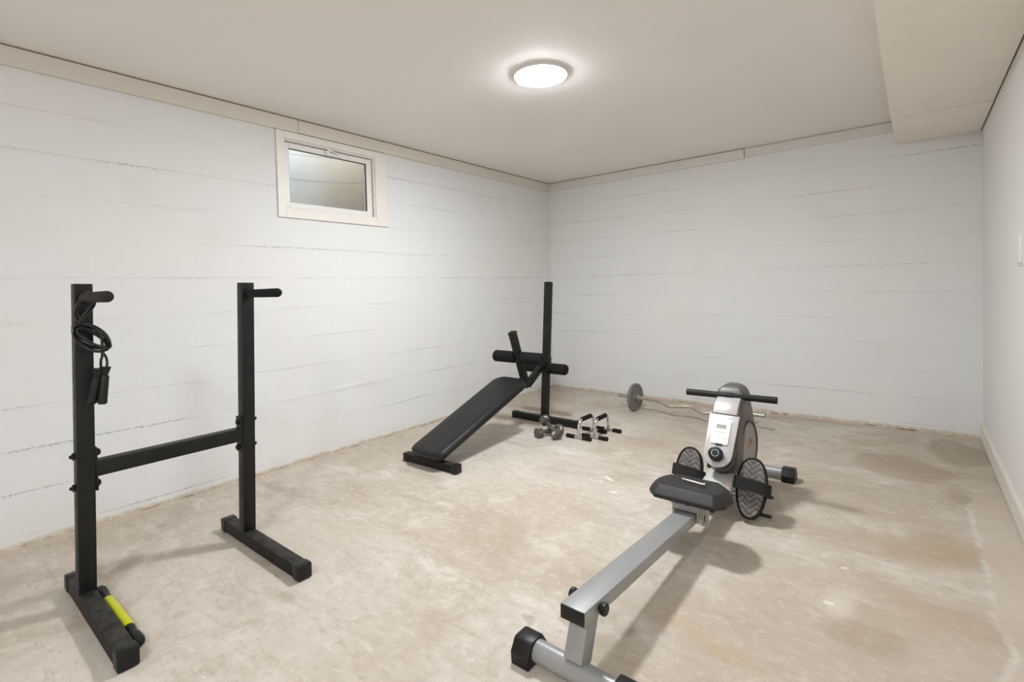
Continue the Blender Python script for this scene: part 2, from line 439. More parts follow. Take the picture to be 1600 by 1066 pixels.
def add_tube(bm, pts, r, seg=12, closed=False):
    pts = [V(p) for p in pts]; N = len(pts)
    rr = r if isinstance(r, (list, tuple)) else [r]*N
    T = []
    for i in range(N):
        a = pts[i-1] if (i > 0 or closed) else pts[0]; b = pts[(i+1) % N] if (i < N-1 or closed) else pts[-1]
        T.append((b-a).normalized())
    x = basis(T[0])[0]; rings = []
    for i in range(N):
        x = (x - T[i]*x.dot(T[i])).normalized(); y = T[i].cross(x)
        rings.append([bm.verts.new(pts[i] + (x*math.cos(2*math.pi*k/seg) + y*math.sin(2*math.pi*k/seg))*rr[i]) for k in range(seg)])
    for i in range(N if closed else N-1):
        A, B = rings[i], rings[(i+1) % N]
        for k in range(seg):
            j = (k+1) % seg
            bm.faces.new((A[k], A[j], B[j], B[k]))
    if not closed:
        bm.faces.new(rings[0][::-1]); bm.faces.new(rings[-1])
def add_prism(bm, pts, vec, bevel=0., seg=2, taper=None):
    """polygon pts (3-D, planar) extruded by vec; taper = scale of the far outline about its centre"""
    pts = [V(p) for p in pts]; vec = V(vec); n = len(pts)
    a = [bm.verts.new(p) for p in pts]
    cen = sum(pts, V((0, 0, 0)))/n
    if taper is None: b = [bm.verts.new(p+vec) for p in pts]
    else: b = [bm.verts.new(cen+(p-cen)*taper+vec) for p in pts]
    fs = [bm.faces.new(a[::-1]), bm.faces.new(b)]
    for i in range(n):
        j = (i+1) % n
        fs.append(bm.faces.new((a[i], a[j], b[j], b[i])))
    bmesh.ops.recalc_face_normals(bm, faces=fs)
    if bevel:
        es = list(fs[0].edges) + list(fs[1].edges)
        bmesh.ops.bevel(bm, geom=es, offset=bevel, segments=seg, affect='EDGES', profile=.5)
def loft(bm, rings):
    R = [[bm.verts.new(p) for p in r] for r in rings]
    for A, B in zip(R, R[1:]):
        n = len(A)
        for i in range(n):
            j = (i+1) % n
            bm.faces.new((A[i], A[j], B[j], B[i]))
    bm.faces.new(R[0][::-1]); bm.faces.new(R[-1])

OFF = {}
def link(o, parent=None):
    COL.objects.link(o)
    if parent is not None: o.parent = parent
    return o
def obj(name, bm, mat, parent=None, smooth=True, angle=.6, subdiv=0, label=None):
    bmesh.ops.recalc_face_normals(bm, faces=bm.faces)
    me = bpy.data.meshes.new(name)
    off = V((0, 0, 0))
    if parent is not None: off = V(OFF.get(parent.name, (0, 0, 0)))
    if off.length > 0: bmesh.ops.translate(bm, verts=bm.verts, vec=-off)
    bm.to_mesh(me); bm.free()
    me.materials.append(M[mat])
    o = bpy.data.objects.new(name, me)
    link(o, parent)
    OFF[o.name] = off
    if smooth:
        me.polygons.foreach_set('use_smooth', [True]*len(me.polygons))
        if subdiv:
            md = o.modifiers.new('subdivision', 'SUBSURF'); md.levels = md.render_levels = subdiv
        else:
            me.set_sharp_from_angle(angle=angle)
    if label: o['label'] = label
    return o
def thing(name, label, cat, loc=(0, 0, 0), group=None):
    o = bpy.data.objects.new(name, None); o.location = loc; o.empty_display_size = .1
    COL.objects.link(o)
    o['label'] = label; o['category'] = cat
    if group: o['group'] = group
    OFF[o.name] = V(loc)
    return o
def struct(name, bm, mat, parent=None, **kw):
    o = obj(name, bm, mat, parent, **kw)
    if parent is None: o['kind'] = 'structure'
    return o
def B(): return bmesh.new()

# ------------------------------------------------------------------ room shell
W, H, YN = 3.505, 2.25, -6.9         # right wall, ceiling height, near wall (behind the camera)
SZ, SX = 2.084, 3.043                # soffit underside and left edge
WY0, WY1, WZ0, WZ1 = -3.012, -2.305, 1.655, 2.115   # opening in the left wall

bm = B(); box2(bm, (-.2, YN-.2, -.15), (W+.2, .2, 0)); struct('floor', bm, 'floor', smooth=False)
bm = B(); box2(bm, (-.2, YN-.2, H), (W+.2, .2, H+.15)); struct('ceiling', bm, 'ceiling', smooth=False)
bm = B()                              # left wall with the window opening
for (a, b) in (((-.2, YN-.2, 0), (0, WY0, H)), ((-.2, WY1, 0), (0, .2, H)),
               ((-.2, WY0, 0), (0, WY1, WZ0)), ((-.2, WY0, WZ1), (0, WY1, H))):
    box2(bm, (-.10, a[1], a[2]), b)
struct('wall_left', bm, 'board_wall', smooth=False)
bm = B(); box2(bm, (0, 0, 0), (W+.2, .2, H)); struct('wall_back', bm, 'board_wall', smooth=False)
bm = B(); box2(bm, (W, YN-.2, 0), (W+.2, 0, H)); struct('wall_right', bm, 'drywall', smooth=False)
bm = B(); box2(bm, (0, YN-.2, 0), (W, YN, H)); struct('wall_near', bm, 'drywall', smooth=False)

# soffit: main box, and the end board by the back wall after a visible joint
bm = B()
add_prism(bm, [(SX-.004, YN+.002, SZ), (W-.008, YN+.002, SZ), (W-.008, YN+.002, H-.001), (SX-.004, YN+.002, H-.001)], (0, -.745-YN-.002, 0))
struct('trim_soffit', bm, 'soffit', smooth=False)
bm = B(); box2(bm, (SX, -.742, SZ-.004), (W-.008, -.002, H-.001), .002)
struct('trim_soffit_end', bm, 'soffit', smooth=False)
# dark shadow gap strip between soffit and right wall
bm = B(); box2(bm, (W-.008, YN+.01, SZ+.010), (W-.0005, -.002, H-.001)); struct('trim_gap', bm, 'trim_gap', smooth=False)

# ceiling trim boards: two lengths on the left wall, a thick and a thinner one on the back wall
for i, (a, b) in enumerate((((.0005, YN+.002, 2.158), (.020, -2.908, 2.243)), ((.0005, -2.905, 2.161), (.020, -.0005, 2.243)))):
    bm = B(); box2(bm, a, b, .0015); struct('trim_%d' % (i+1), bm, 'trim', smooth=False)
bm = B(); box2(bm, (.0205, -.020, 2.165), (2.022, -.0005, 2.244), .0015); struct('trim_3', bm, 'trim_white', smooth=False)
bm = B(); box2(bm, (2.026, -.012, 2.172), (SX-.001, -.0005, 2.244), .0015); struct('trim_4', bm, 'trim_white', smooth=False)
for i, (a, b) in enumerate((((.0005, YN+.002, 2.2435), (.017, -.018, 2.2495)), ((.017, -.016, 2.2445), (2.02, -.0005, 2.2495)))):
    bm = B(); box2(bm, a, b); struct('trim_gap', bm, 'trim_gap', smooth=False)
# baseboard
bm = B()
add_prism(bm, [(W-.0005, -.0005, 0.004), (W-.015, -.0005, .004), (W-.015, -.0005, .098), (W-.011, -.0005, .106), (W-.006, -.0005, .112), (W-.0005, -.0005, .114)], (0, YN+.001, 0))
struct('baseboard_right', bm, 'trim', smooth=False)

# ------------------------------------------------------------------ window
wn = bpy.data.objects.new('window_1', None); COL.objects.link(wn); wn.location = (0, -2.63, 1.6); wn['kind'] = 'structure'; OFF[wn.name] = V(wn.location)
CY0, CY1, CZ0, CZ1 = -3.052, -2.208, 1.603, 2.1565
bm = B()                              # flat casing round the opening
box2(bm, (.0005, CY0, CZ0), (.013, WY0+.012, CZ1), .002); box2(bm, (.0005, WY1-.004, CZ0), (.013, CY1, CZ1), .002)
box2(bm, (.0005, WY0+.012, CZ0), (.013, WY1-.004, WZ0+.006), .002); box2(bm, (.0005, WY0+.012, WZ1-.004), (.013, WY1-.004, CZ1), .002)
obj('window_frame', bm, 'casing', wn, smooth=False)
bm = B()                              # jamb lining and stop
t = .014
box2(bm, (-.095, WY0, WZ0), (.0, WY0+t, WZ1)); box2(bm, (-.095, WY1-t, WZ0), (.0, WY1, WZ1))
box2(bm, (-.095, WY0+t, WZ0), (.0, WY1-t, WZ0+t)); box2(bm, (-.095, WY0+t, WZ1-t), (.0, WY1-t, WZ1))
obj('window_jamb', bm, 'casing', wn, smooth=False)
sy0, sy1, sz0, sz1 = WY0+t+.003, WY1-t-.006, WZ0+t+.003, WZ1-t-.006
bm = B()
g = .036
xf = -.016
for (a, b) in (((-.05, sy0, sz0), (xf, sy0+g, sz1)), ((-.05, sy1-g-.006, sz0), (xf, sy1, sz1)),
               ((-.05, sy0+g, sz0), (xf, sy1-g-.006, sz0+g)), ((-.05, sy0+g, sz1-g), (xf, sy1-g-.006, sz1))):
    box2(bm, a, b, .003)
sash = obj('window_sash', bm, 'vinyl', wn, smooth=False)
bm = B()
for (a, b) in (((-.032, sy0+g, sz0+g), (-.024, sy0+g+.004, sz1-g)), ((-.032, sy1-g-.010, sz0+g), (-.024, sy1-g-.006, sz1-g)),
               ((-.032, sy0+g, sz1-g-.004), (-.024, sy1-g-.006, sz1-g))):
    box2(bm, a, b)
obj('glazing_gasket', bm, 'dark_gap', sash, smooth=False)
bm = B(); box2(bm, (-.037, sy0+g-.004, sz0+g-.004), (-.033, sy1-g-.002, sz1-g+.004)); obj('window_pane', bm, 'glass', sash, smooth=False)
bm = B()                              # lever latch
yl = -2.655
box2(bm, (xf-.001, yl-.045, sz1-.032), (xf+.010, yl+.075, sz1-.014), .003)
add_cyl(bm, (xf, yl-.03, sz1-.014), (xf+.016, yl-.03, sz1-.014), .013)
add_beam(bm, (xf+.018, yl-.034, sz1+.002), (xf+.018, yl+.045, sz1-.014), .010, .009, .002)
obj('window_latch', bm, 'vinyl', sash)
# window well outside: half-round wall open to the sky
bm = B()
cyw, rr, th = -2.64, .62, .1
n = 28
for r0, flip in ((rr, 1),):
    ring = []
    for i in range(n+1):
        a = -math.pi/2 + math.pi*i/n
        ring.append((-.101-math.cos(a)*r0*.95, cyw+math.sin(a)*r0, -.101-math.cos(a)*(r0+th)*.95, cyw+math.sin(a)*(r0+th)))
    vs = [[bm.verts.new((q[0], q[1], 1.3)), bm.verts.new((q[0], q[1], 2.52)), bm.verts.new((q[2], q[3], 2.52)), bm.verts.new((q[2], q[3], 1.3))] for q in ring]
    for A_, B_ in zip(vs, vs[1:]):
        for k in range(4):
            bm.faces.new((A_[k], B_[k], B_[(k+1) % 4], A_[(k+1) % 4]))
    bm.faces.new(vs[0]); bm.faces.new(vs[-1][::-1])
struct('window_well', bm, 'well', angle=.5)
bm = B(); box2(bm, (-1.0, cyw-.8, 1.2), (-.101, cyw+.8, 1.3)); struct('window_well_floor', bm, 'concrete_ext', smooth=False)

# light switch plate on the right wall, cut by the edge of the frame
sw = thing('light_switch', 'white light switch plate on the smooth right wall', 'light switch', (W, -1.575, 1.155))
bm = B(); box2(bm, (W-.006, -1.650, 1.150), (W-.0003, -1.500, 1.290), .0025); obj('switch_plate', bm, 'drywall', sw)
bm = B(); box2(bm, (W-.016, -1.645, 1.160), (W-.0055, -1.556, 1.280), .003); obj('switch_rocker', bm, 'plate', sw)

# ------------------------------------------------------------------ ceiling lamp, and an added fill lamp out of view
def lamp(x, y, label, mat='lamp'):
    t = thing('ceiling_light', label, 'ceiling light', (x, y, H), 'round flush ceiling lights')
    bm = B(); add_lathe(bm, (x, y, H-.0005), (0, 0, -1), [(0, .143), (.013, .143), (.0155, .1405), (.0155, .137)], 64)
    obj('lamp_base', bm, 'plate', t)
    bm = B(); add_lathe(bm, (x, y, H-.0155), (0, 0, -1), [(0, .138), (.003, .136), (.008, .118), (.0105, .08), (.0115, 0)], 64)
    obj('lamp_diffuser', bm, mat, t)
    return t
lamp(1.600, -2.400, 'round white flush ceiling light, switched on, in the middle of the ceiling')
lamp(2.700, -5.600, 'added fill light, round and flush on the ceiling, unseen behind the camera', 'lamp_fill')  # unseen lamp added behind the camera to supply fill light

# ------------------------------------------------------------------ dip station
ds = thing('dip_station', 'tall black steel dip station with two uprights joined by a crossbar', 'dip station', (.955, -3.92, 0))
def T(x, y, z): return V((x + .0232*z, y + .019*z, z))      # the uprights lean a little
def square_bar(a, b, w, h, parent, name, mat='dusty_metal', capname='end_cap', capl=.045, capmat='cap', ends=(1, 1)):
    a, b = V(a), V(b); d = (b-a).normalized()
    bm = B(); add_beam(bm, a+d*.01, b-d*.01, w, h, .004, side=(0, 0, 1)); o = obj(name, bm, mat, parent)
    for p, s, e in ((a, 1, ends[0]), (b, -1, ends[1])):
        if not e: continue
        bm = B(); add_beam(bm, p, p+d*s*capl, w+.006, h+.006, .006, side=(0, 0, 1))
        obj(capname, bm, capmat, o)
    return o
for yc, x0, x1 in ((-4.205, .603, 1.312), (-3.643, .586, 1.300)):
    square_bar((x0, yc, .032), (x1, yc, .032), .052, .052, ds, 'base_bar')
    bm = B(); add_beam(bm, T(.80, yc, .056), T(.80, yc, 1.166), .052, .052, .004)
    up_ = obj('upright', bm, 'black_metal', ds)
    # socket and grip
    L = 1.165 if yc < -4 else 1.128
    y2 = yc + .019*1.12
    bm = B(); add_cyl(bm, (.845, y2, 1.117), (L-.02, y2, 1.117), .0125, seg=20)
    add_cyl(bm, (.848, y2, 1.117), (.856, y2, 1.117), .024, seg=20)
    hd = obj('dip_handle', bm, 'black_metal', up_)
    bm = B(); add_lathe(bm, (.868, y2, 1.117), (1, 0, 0), [(0, .014), (.002, .0175), (L-.868-.012, .0185), (L-.868-.004, .0165), (L-.868, .010), (L-.868, .004), (L-.872, .0)], 28)
    obj('foam_grip', bm, 'worn_foam' if yc < -4 else 'foam', hd)
    # flanges and bolts of the crossbar joint
    sgn = 1 if yc < -4 else -1
    for zz in (.439, .552):
        p = T(.80, yc + sgn*.034, zz)
        bm = B(); add_lathe(bm, p, (0, sgn, 0), [(0, .013), (.004, .0135), (.009, .011), (.012, .006), (.013, 0)], 18); obj('bolt', bm, 'black_metal', up_)
        p = T(.80, yc - sgn*.026, zz)
        bm = B(); add_lathe(bm, p, (0, -sgn, 0), [(0, .013), (.008, .013), (.010, .007), (.016, .006), (.017, 0)], 6); obj('bolt', bm, 'black_metal', up_)
pa, pb = T(.80, -4.205+.0265, .4955), T(.80, -3.643-.0265, .4955)
bm = B(); add_beam(bm, pa + V((0, .004, 0)), pb - V((0, .004, 0)), .050, .056, .004, side=(1, 0, 0)); cb = obj('crossbar', bm, 'black_metal', ds)
for p, s in ((pa, 1), (pb, -1)):
    bm = B(); add_box(bm, p + V((0, s*.0035, 0)), (.050, .007, .158), None, .002); obj('joint_plate', bm, 'black_metal', cb)

# ------------------------------------------------------------------ jump rope hanging on the left dip handle
jr = thing('jump_rope', 'black skipping rope coiled and hung on the left dip station handle', 'jump rope', (.885, -4.185, .73))
def jp(px, py, x=.885):               # hanging plane just in front of the upright: measured offsets to metres
    return V((x, -4.184 + (px-131)/560, 1.117 - (py-465)*.00232))
pts = [jp(124, 500, .878), jp(119, 487, .880), jp(121, 476, .885), jp(127, 463, .892), jp(133, 456.2, .896), jp(139, 463, .898), jp(143, 474, .896), jp(137, 484, .892), jp(126, 494, .888), jp(121, 504, .884)]
# drop into the coil: tilted loops, then down to the handles
def coil(c, rx, ry, tilt, n, x0, x1, turns, a0=0):
    out = []
    for i in range(n):
        a = a0 + 2*math.pi*turns*i/(n-1)
        k = i/(n-1)
        ex, ey = math.cos(a)*rx*(1+.12*math.sin(a*.37+1)), math.sin(a)*ry*(1+.42*math.sin(a*.43))
        px = c[0] + ex*math.cos(tilt) - ey*math.sin(tilt); py = c[1] + ex*math.sin(tilt) + ey*math.cos(tilt)
        out.append(jp(px, py, x0 + (x1-x0)*k + .012*math.sin(a)))
    return out
loops = coil((136, 526), 29, 13, .52, 90, .872, .915, 7.0, math.pi*1.05)
bm = B()
add_tube(bm, smooth_path(pts + loops[:-9] + [jp(150, 552, .905), jp(148, 562, .900), jp(148, 574, .896)], 4), .0042, 8)
cord = obj('cord', bm, 'rope', jr)
bm = B()
add_tube(bm, smooth_path([jp(121, 504, .884), jp(116, 498, .880), jp(114, 488, .882), jp(118, 475, .886), jp(128, 461, .90), jp(134, 457, .904), jp(140, 466, .905), jp(133, 482, .896), jp(121, 497, .890), jp(119, 514, .888), jp(127, 528, .888)], 5), .0042, 8)
add_tube(bm, smooth_path([jp(152, 550, .896), jp(157, 558, .895), jp(158, 568, .896), jp(156, 576, .897)], 5), .0042, 8)
obj('cord', bm, 'rope', jr)
for (p0, p1, r) in ((jp(155, 572, .897), jp(147, 629, .900), .0135), (jp(145.5, 574, .893), jp(133, 627, .882), .0135)):
    d = p1-p0; L = d.length; d.normalize()
    bm = B(); add_lathe(bm, p0, d, [(-.001, .006), (0, .0165), (.003, .0165), (.030, .0095), (.032, .0125), (.036, r), (L-.006, r+.0005), (L-.001, r-.003), (L, 0)], 24)
    obj('rope_handle', bm, 'cap', jr)

# ------------------------------------------------------------------ massage roller stick on the floor by the left base bar
mr = thing('massage_roller', 'lime yellow and black massage roller stick lying on floor beside the left base bar', 'massage roller', (.98, -4.155, 0))
R0 = .0195
bm = B(); add_cyl(bm, (.868, -4.158, R0+.001), (1.118, -4.157, R0+.001), .0180, seg=28, bevel=.001); obj('roller_tube', bm, 'lime', mr)
for (x, d) in ((.868, -1), (1.118, 1)):
    y = -4.158 if d < 0 else -4.157
    bm = B(); add_lathe(bm, (x-d*.001, y, R0+.001), (d, 0, 0), [(0, .0165), (.004, .0170), (.022, .0160), (.032, .0140), (.045, .0150), (.060, .0175), (.095, .0188), (.108, .0165), (.114, .009), (.115, 0)], 28)
    obj('roller_grip', bm, 'bar_grip', mr)

# ------------------------------------------------------------------ sit-up bench
sb = thing('sit_up_bench', 'black padded decline sit-up bench with foam leg rollers in the far corner', 'sit-up bench', (.77, -1.9, 0))
CX = .77
square_bar((.536, -2.525, .029), (1.004, -2.505, .029), .048, .048, sb, 'front_foot_bar', 'dusty_metal')
square_bar((.445, -1.275, .029), (1.100, -1.275, .029), .050, .050, sb, 'rear_foot_bar', 'black_metal')
# rear post, leaning back slightly
P0, P1 = V((CX, -1.270, .052)), V((CX+.004, -1.176, 1.154))
bm = B(); add_beam(bm, P0, P1, .052, .052, .003); post = obj('rear_post', bm, 'black_metal', sb)
for k in range(9):
    q = P0.lerp(P1, .60 + k*.045)
    bm = B(); add_cyl(bm, q + V((0, -.024, 0)), q + V((0, -.0268, .0)), .0045, seg=12)
    obj('adjustment_hole', bm, 'dark_gap', post)
def post_at(z): return P0.lerp(P1, (z-P0.z)/(P1.z-P0.z))
bm = B(); q = post_at(.485); add_beam(bm, post_at(.42), post_at(.535), .060, .060, .003); obj('sliding_collar', bm, 'black_metal', post)
# beam under the pad from the foot bar up to the bracket
A0, A1 = V((CX, -2.51, .058)), V((CX, -1.485, .385))
bm = B(); add_beam(bm, A0 + V((0, 0, -.006)), A1, .050, .046, .003); obj('main_beam', bm, 'black_metal', sb)
# strut from the bracket to the post
bm = B(); add_beam(bm, V((CX, -1.50, .345)), post_at(.500) + V((0, -.02, 0)), .046, .046, .003); obj('strut', bm, 'black_metal', sb)
bm = B(); add_beam(bm, V((CX, -1.512, .335)), V((CX, -1.668, .772)), .048, .048, .003); arm = obj('roller_arm', bm, 'black_metal', sb)
bm = B(); add_beam(bm, V((CX, -1.6655, .765)), V((CX, -1.6705, .779)), .052, .052, .003); obj('end_cap', bm, 'cap', arm)
# pad
d = V((0, .875, .318)).normalized(); nrm = V((0, -d.z, d.y))
def rrect(o, ax, ay, w0, w1, L, r, n=7):
    """rounded outline: half width w0 at start, w1 at end; o start centre, ax across, ay along"""
    pts = []
    rt_ = r*1.6
    for (sx, cyy, wv, a0, q) in ((1, L-rt_, w1, 0, rt_), (-1, L-rt_, w1, 90, rt_), (-1, r, w0, 180, r), (1, r, w0, 270, r)):
        for i in range(n+1):
            a = math.radians(a0 + 90*i/n)
            pts.append(o + ax*((wv-q)*sx + q*math.cos(a)) + ay*(cyy + q*math.sin(a)))
    return pts
o0 = V((CX, -2.565, .062)); X1 = V((1, 0, 0)); PL = .965
bm = B()
rings = []
for (h, ins) in ((.000, .012), (.004, .003), (.014, 0), (.036, .0), (.046, .004), (.052, .013), (.0545, .028), (.056, .075)):
    rings.append(rrect(o0 + nrm*h + d*ins, X1, d, .142-ins, .150-ins, PL-2*ins, max(.055-ins*.5, .012)))
loft(bm, rings)
pad = obj('bench_pad', bm, 'vinyl_black', sb, angle=1.2)
bm = B()
seam = rrect(o0 + nrm*.0385, X1, d, .1425, .1505, PL, .0552)
add_tube(bm, seam, .0028, 6, closed=True); obj('piping', bm, 'vinyl_black', pad)
# foam rollers
def roller_pair(c, hl, r, parent, tilt=(0, 0)):
    ax = V((1, tilt[0], tilt[1])).normalized(); c = V(c)
    bm = B(); add_cyl(bm, c-ax*(hl-.004), c+ax*(hl-.004), .0125, seg=18); rod = obj('roller_rod', bm, 'black_metal', parent)
    for s in (-1, 1):
        a = c + ax*s*.030; L = hl-.030
        bm = B(); add_lathe(bm, a, ax*s, [(0, .014), (.001, r-.006), (.008, r), (L-.012, r), (L-.004, r-.005), (L, r-.014), (L+.001, .012), (L-.003, .011), (L-.003, 0)], 32)
        obj('foam_roller', bm, 'foam', rod)
ra = V((CX, -1.600, .577))
roller_pair(ra + V((0, -.004, 0)), .232, .0455, sb)
roller_pair((CX, post_at(.445).y-.008, .445), .205, .0435, sb)
# ------------------------------------------------------------------ dumbbells
def dumbbell_mesh(label, cat='dumbbell'):
    t = thing('dumbbell', label, cat, (0, 0, 0), 'hexagonal dumbbells')
    bm = B(); add_lathe(bm, (-.066, 0, 0), (1, 0, 0), [(0, .0150), (.025, .0165), (.066, .0185), (.107, .0165), (.132, .0150)], 24)
    obj('dumbbell_handle', bm, 'knurl', t)
    for s in (-1, 1):
        bm = B(); add_lathe(bm, (s*.060, 0, 0), (s, 0, 0), [(0, .027), (.004, .0375), (.007, .0400), (.047, .0400), (.052, .0360), (.053, .034)], 6, xh=(0, 0, 1))
        h = obj('dumbbell_head', bm, 'hex', t, smooth=False)
        bm = B(); add_lathe(bm, (s*.1130, 0, 0), (s, 0, 0), [(0, .020), (.0012, .0195), (.0012, 0)], 20); obj('end_disc', bm, 'hex', h)
        bm = B()      # pale worn weight tag on an upper facet
        a = math.radians(30 if s < 0 else -30)
        nn = V((0, math.sin(a), math.cos(a)))
        rot = Matrix((V((1, 0, 0)), nn.cross(V((1, 0, 0))), nn)).transposed()
        add_box(bm, V((s*.087, 0, 0)) + nn*.0345, (.012, .026, .0012), rot); obj('weight_mark', bm, 'print_pale', h, smooth=False)
    return t
def copy_tree(o, parent=None):
    c = o.copy(); COL.objects.link(c)
    if parent is not None: c.parent = parent
    for ch in [q for q in bpy.data.objects if q.parent == o]: copy_tree(ch, c)
    return c
def orient(o, a, b, rollv=0.):
    a, b = V(a), V(b); x = (b-a).normalized(); y = V((0, 0, 1)).cross(x).normalized(); z = x.cross(y)
    m = Matrix((x, y, z)).transposed() @ Matrix.Rotation(rollv, 3, 'X')
    o.rotation_euler = m.to_euler(); o.location = (a+b)/2
d1 = dumbbell_mesh('grey hexagonal dumbbell lying flat on the floor beneath the other dumbbell')
d2 = copy_tree(d1)
d2['label'] = 'grey hexagonal dumbbell leaning with one head raised across the other dumbbell'
orient(d1, (.975, -1.640, .0347), (1.045, -1.480, .0347), math.radians(30))
orient(d2, (.965, -1.545, .103), (1.108, -1.608, .0385), math.radians(30))

# ------------------------------------------------------------------ push-up bars
def pushup(label):
    t = thing('push_up_bar', label, 'push-up bar', (0, 0, 0), 'chrome push-up bars')
    hy, hz = .113, .134
    bm = B()
    u = [(0, -hy, .020), (0, -hy, .060), (0, -hy+.004, .085), (0, -hy+.016, .112), (0, -hy+.036, .130), (0, -hy+.06, hz), (0, 0, hz), (0, hy-.06, hz), (0, hy-.036, .130), (0, hy-.016, .112), (0, hy-.004, .085), (0, hy, .060), (0, hy, .020)]
    add_tube(bm, smooth_path(u, 4), .0110, 16); fr = obj('handle_frame', bm, 'chrome', t)
    bm = B(); add_cyl(bm, (0, -.066, hz), (0, .066, hz), .0165, seg=24, bevel=.003); obj('foam_grip', bm, 'foam', fr)
    for s in (-1, 1):
        bm = B(); add_cyl(bm, (-.095, s*hy, .0145), (.095, s*hy, .0145), .0100, seg=18); ft = obj('foot_tube', bm, 'chrome', t)
        for q in (-1, 1):
            bm = B(); add_cyl(bm, (q*.034, s*hy, .0145), (q*.103, s*hy, .0145), .0142, seg=20, bevel=.003); obj('foot_grip', bm, 'foam', ft)
    return t
p1 = pushup('chrome push-up bar with black foam grips, nearer to the dumbbells')
p2 = copy_tree(p1); p2['label'] = 'chrome push-up bar with black foam grips, farther from the dumbbells'
p1.location = (1.238, -1.400, 0); p1.rotation_euler = (0, 0, math.radians(0))
p2.location = (1.327, -1.330, 0); p2.rotation_euler = (0, 0, math.radians(2))

# ------------------------------------------------------------------ curl barbell by the back wall
bb = thing('curl_barbell', 'chrome zigzag curl barbell with grey iron plates on floor near back wall', 'barbell', (1.68, -.57, 0))
bx = V((1.24, -.098, 0)).normalized(); pz = .119
bc0 = V((1.040, -.505, pz))
def bp_(t, off=0., up_=0.):
    n_ = V((-bx.y, bx.x, 0))
    return bc0 + bx*t + n_*off + V((0, 0, up_))
zig = [(.215, 0, 0), (.33, 0, .001), (.40, -.006, -.002), (.50, -.035, -.022), (.545, -.035, -.022), (.66, -.012, -.010), (.70, -.012, -.012), (.79, -.04, -.034), (.85, -.035, -.030), (.92, .0, 0), (1.04, 0, 0)]
bm = B(); add_tube(bm, smooth_path([bp_(*q) for q in zig], 5), .0148, 16); obj('curl_bar', bm, 'worn_chrome', bb)
for s, t0 in ((-1, .215), (1, 1.04)):
    bm = B(); add_lathe(bm, bp_(t0), bx*s, [(-.004, .019), (0, .024), (.008, .024), (.010, .016), (.205, .016), (.209, .013), (.209, 0)], 24); obj('sleeve', bm, 'zinc', bb)
    t1 = .165 if s < 0 else 1.062
    bm = B()
    prof = [(0, .118), (.004, .1215), (.024, .1215), (.028, .118), (.028, .104), (.023, .100), (.023, .040), (.030, .036), (.030, .017)]
    add_lathe(bm, bp_(t1), bx, [(.000, .017), (-.002, .036), (.005, .040), (.005, .100), (0, .104)] + prof, 48)
    obj('weight_plate', bm, 'iron', bb)
    tc = t0 if s < 0 else t0
    bm = B(); add_lathe(bm, bp_(.196 if s < 0 else 1.040), bx, [(0, .017), (.001, .030), (.014, .030), (.016, .018)], 24); obj('collar', bm, 'zinc', bb)

# ------------------------------------------------------------------ rowing machine
RX = 2.398
rm = thing('rowing_machine', 'grey and silver magnetic rowing machine with black seat and foot pedals', 'rowing machine', (RX, -2.4, 0))
def rail_top(y): return .2165 - .064*(y+3.457)
def q3(x, y, z): return V((RX+x, y, z))
ya, yb = -3.455, -2.15
bm = B(); add_beam(bm, q3(0, ya, rail_top(ya)-.021), q3(0, yb, rail_top(yb)-.021), .080, .042, .003); rail = obj('slide_rail', bm, 'grey_rail', rm)
bm = B(); add_beam(bm, q3(0, ya-.003, rail_top(ya)-.0207), q3(0, ya+.004, rail_top(ya)-.0211), .077, .039, .003); obj('end_cap', bm, 'cap', rail)
for s, y in ((1, -3.374), (-1, -3.362)):
    bm = B(); c = q3(s*.040, y, rail_top(y)-.020)
    add_lathe(bm, c, (s, 0, 0), [(0, .008), (.006, .009), (.007, .0165), (.010, .018), (.021, .018), (.024, .014), (.024, 0)], 10); obj('stop_knob', bm, 'cap', rail)
# rear leg and stabiliser
bm = B(); add_beam(bm, q3(.004, -3.395, rail_top(-3.395)-.040), q3(.004, -3.442, .062), .058, .060, .004); obj('rear_leg', bm, 'grey_rail', rm)
def stabiliser(y, hl, name, r=.029):
    bm = B(); add_cyl(bm, q3(-hl+.05, y, .037), q3(hl-.05, y, .037), r, seg=28); t = obj(name, bm, 'grey_rail', rm)
    for s in (-1, 1):
        oct_ = [(-.048, .0), (.048, .0), (.050, .036), (.030, .068), (.022, .072), (-.022, .072), (-.030, .068), (-.050, .036)]
        bm = B(); add_prism(bm, [q3(s*(hl-.065), y+a, b+.0005) for a, b in oct_], (s*.065, 0, 0), .004, 2)
        obj('stabiliser_cap', bm, 'cap', t, angle=.5)
stabiliser(-3.450, .192, 'rear_stabiliser', .031)
stabiliser(-1.520, .232, 'front_stabiliser')
# front frame
bm = B(); add_beam(bm, q3(0, -2.20, rail_top(-2.2)-.030), q3(0, -1.50, .060), .075, .050, .004); obj('main_frame', bm, 'grey_rail', rm)

